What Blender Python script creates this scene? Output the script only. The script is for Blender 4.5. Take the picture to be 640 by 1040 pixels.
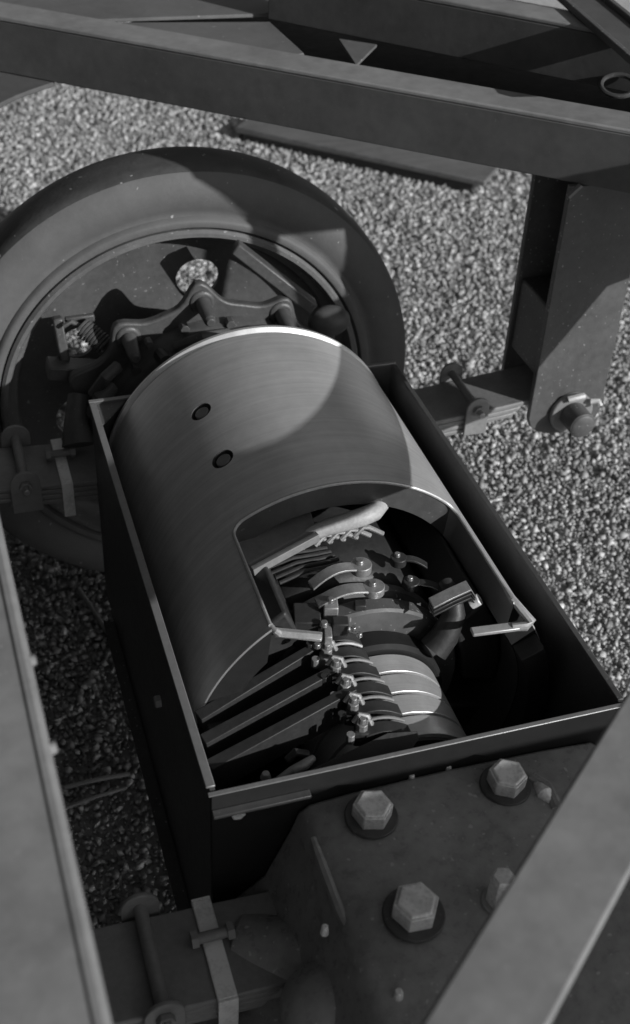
import bpy, bmesh, math, random
import numpy as np
from mathutils import Vector, Matrix
random.seed(7); np.random.seed(7)
PI = math.pi
for o in list(bpy.data.objects): bpy.data.objects.remove(o)
SC = bpy.context.scene
COL = SC.collection

# ------------------------------------------------------------------ camera
CAM = Vector((0.0, 0.0, 1.262))
RX = Vector((0.95318624, -0.29919073, 0.0438281))      # image right in the world
DN = Vector((-0.1526938, -0.60134963, -0.78425967))    # image down
FW = Vector((0.26099924, 0.74085324, -0.61888276))     # view direction
cd = bpy.data.cameras.new('camera'); cam = bpy.data.objects.new('camera', cd); COL.objects.link(cam)
UPV = -DN; BK = -FW
cam.matrix_world = Matrix(((RX.x, UPV.x, BK.x, CAM.x), (RX.y, UPV.y, BK.y, CAM.y), (RX.z, UPV.z, BK.z, CAM.z), (0, 0, 0, 1)))
cd.sensor_fit = 'VERTICAL'; cd.sensor_height = 36; cd.lens = 43.2
cd.clip_start = 0.02; cd.clip_end = 500
cd.dof.use_dof = True; cd.dof.focus_distance = 1.95; cd.dof.aperture_fstop = 43.2 / 9.5
SC.camera = cam

# ------------------------------------------------------------------ sky, sun, exposure
SUN = Vector((0.575, -0.719, 0.391)).normalized()
w = bpy.data.worlds.new("World"); SC.world = w; w.use_nodes = True
nt = w.node_tree; nt.nodes.clear()
sky = nt.nodes.new('ShaderNodeTexSky'); sky.sky_type = 'NISHITA'; sky.sun_disc = False
sky.sun_elevation = math.asin(SUN.z); sky.sun_rotation = math.atan2(SUN.x, SUN.y)
bw = nt.nodes.new('ShaderNodeRGBToBW'); bg = nt.nodes.new('ShaderNodeBackground'); bg.inputs[1].default_value = 0.072
wo = nt.nodes.new('ShaderNodeOutputWorld')
nt.links.new(sky.outputs[0], bw.inputs[0]); nt.links.new(bw.outputs[0], bg.inputs[0]); nt.links.new(bg.outputs[0], wo.inputs[0])
ld = bpy.data.lights.new('sun', 'SUN'); ld.energy = 3.6; ld.angle = math.radians(0.5); ld.color = (1, 1, 1)
lo = bpy.data.objects.new('sun', ld); COL.objects.link(lo); lo.rotation_euler = SUN.to_track_quat('Z', 'Y').to_euler()
SC.view_settings.view_transform = 'Standard'; SC.view_settings.look = 'None'
SC.view_settings.exposure = 0.0; SC.view_settings.gamma = 1.0
SC.render.filter_size = 2.1

# ------------------------------------------------------------------ materials (a grey-scale world)
def mat(name, base, rough=0.5, metal=0.0, var=0.3, vscale=14, bump=0.15, bscale=120, specks=0.0, speck_val=0.25, speck_scale=160,
        aniso=None, streak=None, spec=0.5, rvar=0.12):
    m = bpy.data.materials.new(name); m.use_nodes = True
    t = m.node_tree; b = t.nodes['Principled BSDF']; L = t.links.new
    N = t.nodes.new
    tc = N('ShaderNodeTexCoord')
    def noise(scale, det=5, rough_=0.6, vec=None):
        n = N('ShaderNodeTexNoise'); n.inputs['Scale'].default_value = scale; n.inputs['Detail'].default_value = det
        n.inputs['Roughness'].default_value = rough_; L(vec or tc.outputs['Object'], n.inputs['Vector']); return n.outputs['Fac']
    def math_(op, a, bb=None, clamp=False):
        n = N('ShaderNodeMath'); n.operation = op; n.use_clamp = clamp
        for i, v in enumerate((a, bb)):
            if v is None: continue
            if hasattr(v, 'links'): L(v, n.inputs[i])
            else: n.inputs[i].default_value = v
        return n.outputs[0]
    n1 = noise(vscale); n2 = noise(vscale * 7, 3)
    f = math_('ADD', math_('MULTIPLY', math_('SUBTRACT', n1, 0.5), 2.4 * var), math_('MULTIPLY', math_('SUBTRACT', n2, 0.5), 1.4 * var))
    if streak:
        mp = N('ShaderNodeMapping'); mp.inputs['Scale'].default_value = streak; L(tc.outputs['Object'], mp.inputs[0])
        n3 = noise(1.0, 4, 0.7, mp.outputs[0])
        f = math_('ADD', f, math_('MULTIPLY', math_('SUBTRACT', n3, 0.5), 3.2 * var))
    v = math_('MULTIPLY', math_('ADD', f, 1.0), base, True)
    if specks > 0:
        sp = noise(speck_scale, 1, 0.4)
        k = math_('MULTIPLY', math_('SUBTRACT', sp, 1 - specks), 30, True)
        mx = N('ShaderNodeMix'); mx.data_type = 'FLOAT'; L(k, mx.inputs[0]); L(v, mx.inputs[2]); mx.inputs[3].default_value = speck_val
        v = mx.outputs[0]
    cb = N('ShaderNodeCombineColor'); [L(v, cb.inputs[i]) for i in range(3)]
    L(cb.outputs[0], b.inputs['Base Color'])
    b.inputs['Metallic'].default_value = metal
    b.inputs['Specular IOR Level'].default_value = spec
    r = math_('ADD', math_('MULTIPLY', math_('SUBTRACT', n2, 0.5), 2 * rvar), rough, True); L(r, b.inputs['Roughness'])
    if bump:
        bp = N('ShaderNodeBump'); bp.inputs['Strength'].default_value = bump; bp.inputs['Distance'].default_value = 0.002
        bn = noise(bscale, 4)
        if streak:
            bn = math_('ADD', math_('MULTIPLY', bn, 0.35), n3)
        L(bn, bp.inputs['Height']); L(bp.outputs[0], b.inputs['Normal'])
    if aniso:
        b.inputs['Anisotropic'].default_value = aniso
        tg = N('ShaderNodeTangent'); tg.direction_type = 'RADIAL'; tg.axis = 'Y'; L(tg.outputs[0], b.inputs['Tangent'])
    return m

M = {}
M['paint'] = mat('black_paint', 0.08, 0.42, var=0.35, vscale=9, bump=0.22, bscale=90, specks=0.27, speck_val=0.13, speck_scale=130)
M['body'] = mat('near_black_paint', 0.02, 0.6, var=0.3, vscale=7, bump=0.15, bscale=60, spec=0.2)  # near black for blockers; also puts shade into floor sheet and near wall
M['beam'] = mat('beam_paint', 0.10, 0.6, var=0.3, vscale=7, bump=0.15, bscale=60, specks=0.25, speck_val=0.12, speck_scale=110, spec=0.25)
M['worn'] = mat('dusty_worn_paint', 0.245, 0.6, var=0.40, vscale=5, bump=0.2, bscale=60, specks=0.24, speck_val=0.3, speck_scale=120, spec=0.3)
M['post'] = mat('post_paint', 0.095, 0.5, var=0.4, vscale=10, bump=0.2, bscale=110, specks=0.29, speck_val=0.3, speck_scale=150)
M['plate'] = mat('deck_paint', 0.15, 0.6, var=0.25, vscale=6, bump=0.15, bscale=80, specks=0.24, speck_val=0.3, speck_scale=90, spec=0.3)
M['cast'] = mat('cast_iron_paint', 0.085, 0.45, var=0.4, vscale=14, bump=0.5, bscale=70, specks=0.26, speck_val=0.16, speck_scale=120)
M['oily'] = mat('oily_cover_paint', 0.3, 0.33, var=0.55, vscale=8, bump=0.8, bscale=30, rvar=0.3, specks=0.28, speck_val=0.5, speck_scale=110)
M['bolt'] = mat('bolt_steel', 0.85, 0.34, metal=0.25, var=0.6, vscale=30, bump=0.2, bscale=160)
M['bright'] = mat('bright_steel', 0.5, 0.33, metal=0.85, var=0.25, vscale=40, bump=0.1, bscale=200)
M['brass'] = mat('brush_metal', 0.36, 0.45, metal=0.5, var=0.4, vscale=60, bump=0.2, bscale=200)
M['drum'] = mat('turned_steel', 0.84, 0.36, metal=0.6, var=0.17, vscale=6, bump=0.05, bscale=300, aniso=0.55, streak=(2.2, 130, 2.2), spec=0.4, rvar=0.05)
M['lip'] = mat('cut_steel_edge', 0.30, 0.42, metal=0.5, var=0.2, vscale=20, bump=0.1, bscale=150)
M['edge'] = mat('pale_edge_steel', 0.55, 0.4, metal=0.45, var=0.3, vscale=30, bump=0.1, bscale=150)
M['strap'] = mat('bare_strap_steel', 0.95, 0.45, metal=0.1, var=0.4, vscale=30, bump=0.3, bscale=120)
M['ring'] = mat('slip_ring_metal', 0.75, 0.35, metal=0.6, var=0.14, vscale=25, bump=0.03, bscale=300, streak=(2, 500, 2), rvar=0.04)
M['dark'] = mat('black_insulation', 0.035, 0.5, var=0.4, vscale=20, bump=0.3, bscale=80)
M['arm'] = mat('dark_copper_bar', 0.04, 0.45, metal=0.1, var=0.4, vscale=18, bump=0.2, bscale=120)
M['tape'] = mat('varnished_cloth', 0.42, 0.5, var=0.35, vscale=25, bump=0.5, bscale=80)
M['rubber'] = mat('tyre_rubber', 0.13, 0.62, var=0.24, vscale=4, bump=0.3, bscale=120, specks=0.235, speck_val=0.4, speck_scale=75, spec=0.3)
M['tread'] = mat('tread_rubber', 0.085, 0.6, var=0.45, vscale=7, bump=0.4, bscale=110, specks=0.26, speck_val=0.38, speck_scale=70, spec=0.35)
M['rim'] = mat('rim_paint', 0.15, 0.42, var=0.3, vscale=12, bump=0.25, bscale=100, specks=0.28, speck_val=0.33, speck_scale=120)
M['disc'] = mat('wheel_disc_paint', 0.10, 0.5, var=0.35, vscale=12, bump=0.3, bscale=90, specks=0.28, speck_val=0.25, speck_scale=120)
M['clip'] = mat('bare_clip_steel', 0.45, 0.5, metal=0.15, var=0.35, vscale=40, bump=0.3, bscale=140)
M['spring'] = mat('spring_steel_paint', 0.24, 0.45, var=0.3, vscale=16, bump=0.25, bscale=120, specks=0.26, speck_val=0.25, speck_scale=150)
M['wood'] = mat('weathered_timber', 0.13, 0.8, var=0.3, vscale=5, bump=0.4, bscale=40, streak=(3, 60, 60))
M['soil'] = mat('soil_between_stones', 0.45, 0.95, var=0.5, vscale=30, bump=0.8, bscale=60)

def pebble_mat():
    m = bpy.data.materials.new('stone_chippings'); m.use_nodes = True; t = m.node_tree; b = t.nodes['Principled BSDF']
    g = t.nodes.new('ShaderNodeNewGeometry'); r = t.nodes.new('ShaderNodeValToRGB')
    e = r.color_ramp.elements
    e[0].position = 0; e[0].color = (.28, .28, .28, 1); e[1].position = 1; e[1].color = (.9, .9, .9, 1)
    for p, v in ((.25, .34), (.6, .51), (.88, .72)):
        k = r.color_ramp.elements.new(p); k.color = (v, v, v, 1)
    n = t.nodes.new('ShaderNodeTexNoise'); n.inputs['Scale'].default_value = 160
    tc = t.nodes.new('ShaderNodeTexCoord'); t.links.new(tc.outputs['Object'], n.inputs['Vector'])
    mx = t.nodes.new('ShaderNodeMix'); mx.data_type = 'RGBA'; mx.blend_type = 'MULTIPLY'; mx.inputs[0].default_value = .35
    t.links.new(g.outputs['Random Per Island'], r.inputs[0]); t.links.new(r.outputs[0], mx.inputs[6]); t.links.new(n.outputs['Fac'], mx.inputs[7])
    t.links.new(mx.outputs[2], b.inputs['Base Color']); b.inputs['Roughness'].default_value = .6
    return m
M['pebble'] = pebble_mat()

# ------------------------------------------------------------------ helpers
def V(*a): return Vector(a)
def px(x, y, axis, val):
    """the point where the sight line through photo pixel (x, y) meets the plane axis = val"""
    d = RX * (x - 320) + DN * (y - 520) + FW * 1248.0
    i = 'xyz'.index(axis); t = (val - CAM[i]) / d[i]
    return CAM + d * t
def thing(name, label, cat, loc=(0, 0, 0), group=None):
    o = bpy.data.objects.new(name, None); COL.objects.link(o); o.location = loc; o.empty_display_size = .05
    o['label'] = label; o['category'] = cat
    if group: o['group'] = group
    return o
def origin(o):
    v = Vector((0, 0, 0))
    while o is not None: v += o.location; o = o.parent
    return v
def obj(name, bm, m, parent=None, smooth=35, label=None, bevel=0.0, kind=None, segs=2):
    bmesh.ops.recalc_face_normals(bm, faces=bm.faces)
    off = origin(parent) if parent else Vector((0, 0, 0))
    if parent: bmesh.ops.translate(bm, verts=bm.verts, vec=-off)
    me = bpy.data.meshes.new(name); bm.to_mesh(me); bm.free()
    me.materials.append(M[m] if isinstance(m, str) else m)
    o = bpy.data.objects.new(name, me); COL.objects.link(o)
    if parent: o.parent = parent
    if smooth:
        for p in me.polygons: p.use_smooth = True
        me.set_sharp_from_angle(angle=math.radians(smooth))
    if bevel > 0:
        bv = o.modifiers.new('bevel', 'BEVEL'); bv.width = bevel; bv.segments = segs; bv.limit_method = 'ANGLE'; bv.angle_limit = math.radians(40)
    if label: o['label'] = label
    if kind: o['kind'] = kind
    return o
def B(): return bmesh.new()
def frame(d, up=(0, 0, 1)):
    d = Vector(d).normalized(); u = Vector(up)
    if abs(d.dot(u)) > .98: u = Vector((0, 1, 0))
    s = d.cross(u).normalized(); u = s.cross(d).normalized()
    return d, s, u
def box(bm, x0, x1, y0, y1, z0, z1):
    vs = [bm.verts.new((x, y, z)) for x in (x0, x1) for y in (y0, y1) for z in (z0, z1)]
    for f in ((0, 1, 3, 2), (4, 6, 7, 5), (0, 4, 5, 1), (2, 3, 7, 6), (0, 2, 6, 4), (1, 5, 7, 3)): bm.faces.new([vs[i] for i in f])
    return bm
def bar(bm, a, b, wid, hgt, up=(0, 0, 1), wid2=None):
    a, b = Vector(a), Vector(b); d, s, u = frame(b - a, up); w2 = wid if wid2 is None else wid2
    vs = []
    for p, ww in ((a, wid), (b, w2)):
        for i, j in ((-1, -1), (1, -1), (1, 1), (-1, 1)): vs.append(bm.verts.new(p + s * (i * ww / 2) + u * (j * hgt / 2)))
    for f in ((3, 2, 1, 0), (4, 5, 6, 7), (0, 1, 5, 4), (1, 2, 6, 5), (2, 3, 7, 6), (3, 0, 4, 7)): bm.faces.new([vs[i] for i in f])
    return bm
def cyl(bm, a, b, r, n=20, r2=None, cap=True, rot=0.0):
    a, b = Vector(a), Vector(b); d, s, u = frame(b - a); r2 = r if r2 is None else r2
    A = [bm.verts.new(a + (s * math.cos(2 * PI * i / n + rot) + u * math.sin(2 * PI * i / n + rot)) * r) for i in range(n)]
    Bv = [bm.verts.new(b + (s * math.cos(2 * PI * i / n + rot) + u * math.sin(2 * PI * i / n + rot)) * r2) for i in range(n)]
    for i in range(n): bm.faces.new((A[i], A[(i + 1) % n], Bv[(i + 1) % n], Bv[i]))
    if cap: bm.faces.new(A[::-1]); bm.faces.new(Bv)
    return bm
def tube(bm, pts, r, n=10, cap=True):
    pts = [Vector(p) for p in pts]; rings = []
    rs = r if isinstance(r, (list, tuple)) else [r] * len(pts)
    up = None
    for k, p in enumerate(pts):
        d = (pts[min(k + 1, len(pts) - 1)] - pts[max(k - 1, 0)]).normalized()
        if up is None: _, s, up = frame(d)
        else:
            s = d.cross(up).normalized(); up = s.cross(d).normalized()
        rings.append([bm.verts.new(p + (s * math.cos(2 * PI * i / n) + up * math.sin(2 * PI * i / n)) * rs[k]) for i in range(n)])
    for a, b in zip(rings, rings[1:]):
        for i in range(n): bm.faces.new((a[i], a[(i + 1) % n], b[(i + 1) % n], b[i]))
    if cap: bm.faces.new(rings[0][::-1]); bm.faces.new(rings[-1])
    return bm
def lathe(bm, prof, cx, cz, n=96, closed=False):
    """spin (r, y) pairs about an axis along y through (cx, cz)"""
    rings = [[bm.verts.new((cx + r * math.sin(2 * PI * i / n), y, cz + r * math.cos(2 * PI * i / n))) for i in range(n)] for r, y in prof]
    pr = list(zip(rings, rings[1:])) + ([(rings[-1], rings[0])] if closed else [])
    for a, b in pr:
        for i in range(n): bm.faces.new((a[i], a[(i + 1) % n], b[(i + 1) % n], b[i]))
    return bm
def poly(bm, pts, vec):
    """extrude a planar outline along vec"""
    vec = Vector(vec); A = [bm.verts.new(p) for p in pts]; Bv = [bm.verts.new(Vector(p) + vec) for p in pts]; n = len(A)
    bm.faces.new(A); bm.faces.new(Bv[::-1])
    for i in range(n): bm.faces.new((A[i], Bv[i], Bv[(i + 1) % n], A[(i + 1) % n]))
    return bm
def boolean(o, cutter_bm, op='DIFFERENCE'):
    me = bpy.data.meshes.new('cut'); bmesh.ops.recalc_face_normals(cutter_bm, faces=cutter_bm.faces); cutter_bm.to_mesh(me); cutter_bm.free()
    c = bpy.data.objects.new('cut', me); COL.objects.link(c)
    md = o.modifiers.new('b', 'BOOLEAN'); md.operation = op; md.object = c; md.solver = 'EXACT'
    bpy.context.view_layer.update()
    ev = o.evaluated_get(bpy.context.evaluated_depsgraph_get()); nm = bpy.data.meshes.new_from_object(ev)
    o.modifiers.clear(); old = o.data; o.data = nm; bpy.data.meshes.remove(old); bpy.data.objects.remove(c); bpy.data.meshes.remove(me)
    return o
def hexbolt(parent, base, axis, r, h, name='bolt', m='bolt', washer=None, mw='bolt', rot=0.2, stud=0.0, label=None, wh=.006):
    """hexagon head standing on a surface, washer as its sub-part"""
    base = Vector(base); ax = Vector(axis).normalized(); bm = B()
    b0 = base + ax * (wh if washer else 0)
    cyl(bm, b0, b0 + ax * h * .86, r, 6, rot=rot); cyl(bm, b0 + ax * h * .861, b0 + ax * h, r * .93, 6, r * .8, rot=rot)
    if stud: cyl(bm, b0 + ax * h * 1.001, b0 + ax * (h + stud), r * .5, 12)
    o = obj(name, bm, m, parent, smooth=25, label=label, bevel=r * .05)
    if washer:
        wb = B(); cyl(wb, base, base + ax * wh, washer, 28); obj('washer', wb, mw, o, bevel=.0015)
    return o

# ------------------------------------------------------------------ ground
GZ = -0.74
bm = B(); bmesh.ops.create_grid(bm, x_segments=2, y_segments=2, size=150, matrix=Matrix.Translation((0, 0, GZ)))
g = obj('ground', bm, 'soil', smooth=0, kind='structure')
def pebbles():
    # six-sided bipyramids, squashed and jittered into angular chippings
    ico = np.array([(math.cos(k * PI / 3), math.sin(k * PI / 3), .18 * (-1) ** k) for k in range(6)] + [(.1, -.1, .85), (-.1, .05, -.85)])
    fc = np.array([(k, (k + 1) % 6, 6) for k in range(6)] + [((k + 1) % 6, k, 7) for k in range(6)])
    rs = np.random.RandomState(3)
    # the stretch of ground the photograph and a step beside it can see
    quad = np.array([(-.25, .72), (.7, .72), (1.75, .95), (2.95, 3.3), (2.9, 4.7), (1.1, 6.7), (-.35, 6.5)])
    P = []
    sp = 0.0102
    xs = np.arange(-.8, 3.4, sp); ys = np.arange(.7, 7.0, sp)
    X, Y = np.meshgrid(xs, ys); X = X.ravel() + rs.uniform(-.6, .6, X.size) * sp; Y = Y.ravel() + rs.uniform(-.6, .6, Y.size) * sp
    ins = np.ones(X.size, bool)
    for i in range(len(quad)):
        a = quad[i]; b = quad[(i + 1) % len(quad)]
        ins &= ((b[0] - a[0]) * (Y - a[1]) - (b[1] - a[1]) * (X - a[0])) > 0
    ins &= ~((X > .36) & (X < 1.02) & (Y < 2.05))      # hidden below the motor box
    # thin out with distance: far chippings overlap in view
    keep = rs.rand(X.size) < np.clip(1.25 - 0.13 * Y, .45, 1.0)
    ins &= keep
    X = X[ins]; Y = Y[ins]; n = X.size; None
    if n > 205000:
        k = rs.permutation(n)[:205000]; X = X[k]; Y = Y[k]; n = 205000
    s = rs.gamma(7, 1 / 7., n) * 0.0058 * (1 + .09 * Y)
    s = np.clip(s, .0035, .016)
    sc = np.stack([s * rs.uniform(.8, 1.35, n), s * rs.uniform(.7, 1.1, n), s * rs.uniform(.55, .95, n)], 1)
    v = ico[None] * (1 + rs.uniform(-.28, .28, (n, 8, 1))) * sc[:, None, :]
    # random rotation
    q = rs.normal(size=(n, 4)); q /= np.linalg.norm(q, axis=1, keepdims=True)
    W_, x, y, z = q.T
    Rm = np.stack([1 - 2 * (y * y + z * z), 2 * (x * y - z * W_), 2 * (x * z + y * W_), 2 * (x * y + z * W_), 1 - 2 * (x * x + z * z), 2 * (y * z - x * W_), 2 * (x * z - y * W_), 2 * (y * z + x * W_), 1 - 2 * (x * x + y * y)], 1).reshape(n, 3, 3)
    v = np.einsum('nij,nkj->nki', Rm, v)
    und = .004 * np.sin(X * 5 + 1.3 * np.sin(Y * 3)) + .003 * np.sin(Y * 7 + X * 3)
    v += np.stack([X, Y, GZ + .0085 + und + rs.uniform(-.003, .006, n)], 1)[:, None, :]
    me = bpy.data.meshes.new('gravel')
    nv = n * 8; nf = n * 12
    me.vertices.add(nv); me.vertices.foreach_set('co', v.reshape(-1).astype(np.float32))
    idx = (fc[None] + (np.arange(n) * 8)[:, None, None]).reshape(-1).astype(np.int32)
    me.loops.add(nf * 3); me.loops.foreach_set('vertex_index', idx)
    me.polygons.add(nf); me.polygons.foreach_set('loop_start', (np.arange(nf) * 3).astype(np.int32))
    me.update(calc_edges=True); me.materials.append(M['pebble'])
    o = bpy.data.objects.new('gravel', me); COL.objects.link(o); o['kind'] = 'stuff'
    o['label'] = 'loose pale stone chippings covering the ground around the machine'; o['category'] = 'gravel'
pebbles()

# ------------------------------------------------------------------ chassis A-frame
FT = 0.442                                   # height of its top faces
MD = V(.775, -.632, 0).normalized(); MN = V(.632, .775, 0).normalized()       # far rail: along, and horizontally away from the camera
ND = V(.771, .637, 0).normalized(); NN = V(.637, -.771, 0).normalized()       # near rail: along, and towards its right edge
fr = thing('chassis_frame', 'dark A-shaped vehicle frame with grey dusty top flanges spanning above the motor', 'vehicle frame', (.0, 1.5, GZ))
A0 = V(.204, 2.768, 0)
def rail(p0, p1, side, z0, z1, wid, name, lip=.018):
    """channel beam: web, top flange, bottom flange"""
    p0, p1 = Vector(p0), Vector(p1)
    d = (p1 - p0)
    bm = B(); poly(bm, [p0 + V(0, 0, z0), p1 + V(0, 0, z0), p1 + V(0, 0, z1 - .010), p0 + V(0, 0, z1 - .010)], side * .014)
    we = obj(name, bm, 'beam', fr, bevel=.002)
    bm = B(); poly(bm, [p0 + V(0, 0, z1 - .0098), p1 + V(0, 0, z1 - .0098), p1 + V(0, 0, z1), p0 + V(0, 0, z1)], side * wid)
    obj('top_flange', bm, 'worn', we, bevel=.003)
    if name == 'near_rail': return we
    bm = B(); q = side * .0142; poly(bm, [p0 + q + V(0, 0, z0), p1 + q + V(0, 0, z0), p1 + q + V(0, 0, z0 + .01), p0 + q + V(0, 0, z0 + .01)], side * (wid - .016))
    obj('bottom_flange', bm, 'beam', we, bevel=.002)
    return we
rail(A0 - MD * .42, A0 + MD * 1.80, MN, .323, FT, .094, 'far_rail')
N0 = V(.504, .62, 0)
rail(N0 - ND * .62, N0 + ND * 1.62, NN, .325, FT - .001, .076, 'near_rail')
# cross member beside the camera, with a rounded bead along its edge
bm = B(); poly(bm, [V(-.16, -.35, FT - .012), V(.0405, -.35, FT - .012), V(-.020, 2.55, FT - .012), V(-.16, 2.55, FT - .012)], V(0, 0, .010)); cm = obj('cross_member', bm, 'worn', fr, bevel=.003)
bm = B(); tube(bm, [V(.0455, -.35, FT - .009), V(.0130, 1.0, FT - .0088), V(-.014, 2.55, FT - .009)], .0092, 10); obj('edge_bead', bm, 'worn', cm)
bm = B(); box(bm, -.165, -.15, -.35, 2.55, .30, FT - .0125); obj('web', bm, 'beam', cm, bevel=.002)
for yy in (.846, .735):
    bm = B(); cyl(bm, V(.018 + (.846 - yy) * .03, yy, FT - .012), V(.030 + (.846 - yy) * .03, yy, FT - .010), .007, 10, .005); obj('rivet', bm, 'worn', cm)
# curved corner gusset where the cross member meets the far rail
pts = []
c0 = px(56, 83, 'z', .322); c1 = px(-40, 165, 'z', .322)
for i in range(13):
    t = i / 12; p = c0.lerp(c1, t); p += V(-.05, .05, 0) * math.sin(PI * t) * .9; pts.append(p)
pts += [V(-.1, 2.3, .322), V(-.15, 2.9, .322), V(.15, 2.84, .322)]
bm = B(); poly(bm, pts, V(0, 0, -.010)); obj('gusset', bm, 'beam', fr, bevel=.002)
# deck sheets behind the far rail
zp = FT - .010
d2 = V(.714, -.700, 0).normalized(); n2 = V(.700, .714, 0).normalized()
p2 = px(272, 20, 'z', zp)
sl = V(px(150, 22, 'z', zp).x, px(150, 22, 'z', zp).y, 0)
def onrail(x): return V(x, 2.768 - .8155 * (x - .204) + .122, zp)
bm = B(); poly(bm, [onrail(.40), onrail(.742), V(px(309, 54, 'z', zp).x, px(309, 54, 'z', zp).y, zp), V(px(274, 22, 'z', zp).x, px(274, 22, 'z', zp).y, zp)], V(0, 0, -.008)); obj('deck_sheet', bm, 'plate', fr, bevel=.0015)
bm = B(); poly(bm, [onrail(.388) + V(0, 0, .004), V(.772, 2.722, zp + .004), V(1.05, 2.80, zp + .004), V(.95, 3.3, zp + .004), V(-.2, 3.5, zp + .004), onrail(-.2) + V(0, 0, .004)], V(0, 0, -.008)); obj('deck_sheet', bm, 'plate', fr, bevel=.0015)
zq = .326
bm = B(); poly(bm, [V(.45, 2.69, zq), V(1.50, 1.83, zq), V(2.0, 2.25, zq), V(1.30, 3.0, zq), V(.75, 3.25, zq), V(.45, 3.0, zq)], V(0, 0, -.008)); obj('shade_floor_sheet', bm, 'body', fr, bevel=.0015)  # near-black sheet: the shadow between the rails put into its colour
tri = [px(344, 39, 'z', zp), px(383, 45, 'z', zp), px(362, 66, 'z', zp)]
bm = B(); poly(bm, tri, V(0, 0, -.006)); obj('lit_patch', bm, 'plate', fr, bevel=.001)  # paler triangle: a patch of sunlight put in as a small plate
# second rail standing on the deck
q0 = V(p2.x, p2.y, 0); q1 = q0 + d2 * 1.15
bm = B(); poly(bm, [q0 + V(0, 0, zp + .001), q1 + V(0, 0, zp + .001), q1 + V(0, 0, .531), q0 + V(0, 0, .531)], n2 * .012); r2 = obj('upper_rail', bm, 'beam', fr, bevel=.002)
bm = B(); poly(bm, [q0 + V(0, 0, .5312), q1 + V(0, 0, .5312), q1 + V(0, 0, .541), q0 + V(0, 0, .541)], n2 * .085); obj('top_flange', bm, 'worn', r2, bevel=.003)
bm = B(); poly(bm, [q0 + d2 * .002 + n2 * .0125 + V(0, 0, zp + .006), q0 + d2 * .002 + n2 * .083 + V(0, 0, zp + .006), q0 + d2 * .002 + n2 * .083 + V(0, 0, .530), q0 + d2 * .002 + n2 * .0125 + V(0, 0, .530)], d2 * .01); obj('end_plate', bm, 'beam', r2, bevel=.002)
bm = B(); poly(bm, [q0 + n2 * .09 + V(0, 0, .425), q1 + n2 * .09 + V(0, 0, .425), q1 + n2 * .50 + V(0, 0, .425), q0 + n2 * .50 + V(0, 0, .425)], V(0, 0, -.008)); obj('deck_sheet', bm, 'body', fr, bevel=.0015)
# angle bar lying across it
b0 = px(573, -6, 'z', .556); b1 = px(652, 62, 'z', .556)
dd = (b1 - b0).normalized(); b0 -= dd * .5; b1 += dd * .02
sd = V(-dd.y, dd.x, 0).normalized()
if sd.x < 0: sd = -sd
bm = B(); poly(bm, [b0 + V(0, 0, -.014), b1 + V(0, 0, -.014), b1, b0], -sd * .012); ab = obj('angle_bar', bm, 'post', fr, bevel=.002)
bm = B(); poly(bm, [b0 + V(0, 0, -.014), b1 + V(0, 0, -.014), b1 + V(0, 0, -.006), b0 + V(0, 0, -.006)], sd * .075); obj('flange', bm, 'beam', ab, bevel=.002)
bm = B(); poly(bm, [b0 + sd * .0755 + V(0, 0, -.014), b1 + sd * .0755 + V(0, 0, -.014), b1 + sd * .0755 + V(0, 0, .004), b0 + sd * .0755 + V(0, 0, .004)], sd * .012); obj('flange', bm, 'post', ab, bevel=.002)
# apex: unseen plates added at the right end to shade the hanger post
def nw(s, z): p = N0 + ND * s; return V(p.x, p.y, z)
bm = B(); poly(bm, [nw(1.02, .3245), nw(1.18, .10), nw(1.30, .10), nw(1.354, .175), nw(1.455, .3245)], NN * .014); obj('post_shade_gusset', bm, 'beam', fr, bevel=.002)
bm = B(); poly(bm, [nw(1.22, FT + .0005), nw(1.522, FT + .0005), nw(1.63, .60), nw(1.22, .60)], NN * .014); obj('post_shade_bracket', bm, 'beam', fr, bevel=.002)
bm = B(); poly(bm, [V(1.36, 1.66, FT + .001), V(1.72, 1.42, FT + .001), V(1.80, 1.62, FT + .001), V(1.52, 1.82, FT + .001)], V(0, 0, .01)); obj('post_shade_plate', bm, 'beam', fr, bevel=.002)
bm = B(); poly(bm, [V(1.33, 1.30, FT), V(1.375, 1.30, FT), V(1.375, 1.30, .668), V(1.388, 1.30, .657), V(1.60, 1.30, .657), V(1.60, 1.30, .82), V(1.52, 1.30, .92), V(1.227, 1.30, .92), V(1.227, 1.30, .795), V(1.33, 1.30, .706)], V(0, -.02, 0)); obj('tyre_shade_plate', bm, 'beam', fr, bevel=.002)  # unseen plate added and shaped to throw the slanting shadow on the tyre

bd = thing('sky_blocker', 'unseen dark panels added at the left and far side to block sky light', 'light blocker', (-.4, 3.4, .45))  # unseen panels added to darken the left side and the drum's reflection
for k in range(4):
    bm = B(); box(bm, -1.6 + k * .54, -1.065 + k * .54, 3.055, 3.09, .452, 1.9); obj('blocker_panel', bm, 'body', bd, bevel=.004)
bm = B(); box(bm, -1.62, .58, 3.092, 4.3, 1.86, 1.90); obj('blocker_roof', bm, 'body', bd, bevel=.004)
for k in range(5):
    bm = B(); box(bm, -.20, -.165, -.6 + k * .725, .12 + k * .725, .452, 1.9); obj('blocker_panel', bm, 'body', bd, bevel=.004)
for k in range(3):
    bm = B(); box(bm, -.24, -.205, -.6 + k * 1.2, .595 + k * 1.2, -.725, .448); obj('blocker_skirt', bm, 'body', bd, bevel=.004)
bm = B(); box(bm, .54, .58, 3.092, 4.3, .452, 1.858); obj('blocker_panel', bm, 'body', bd, bevel=.004)

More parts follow.
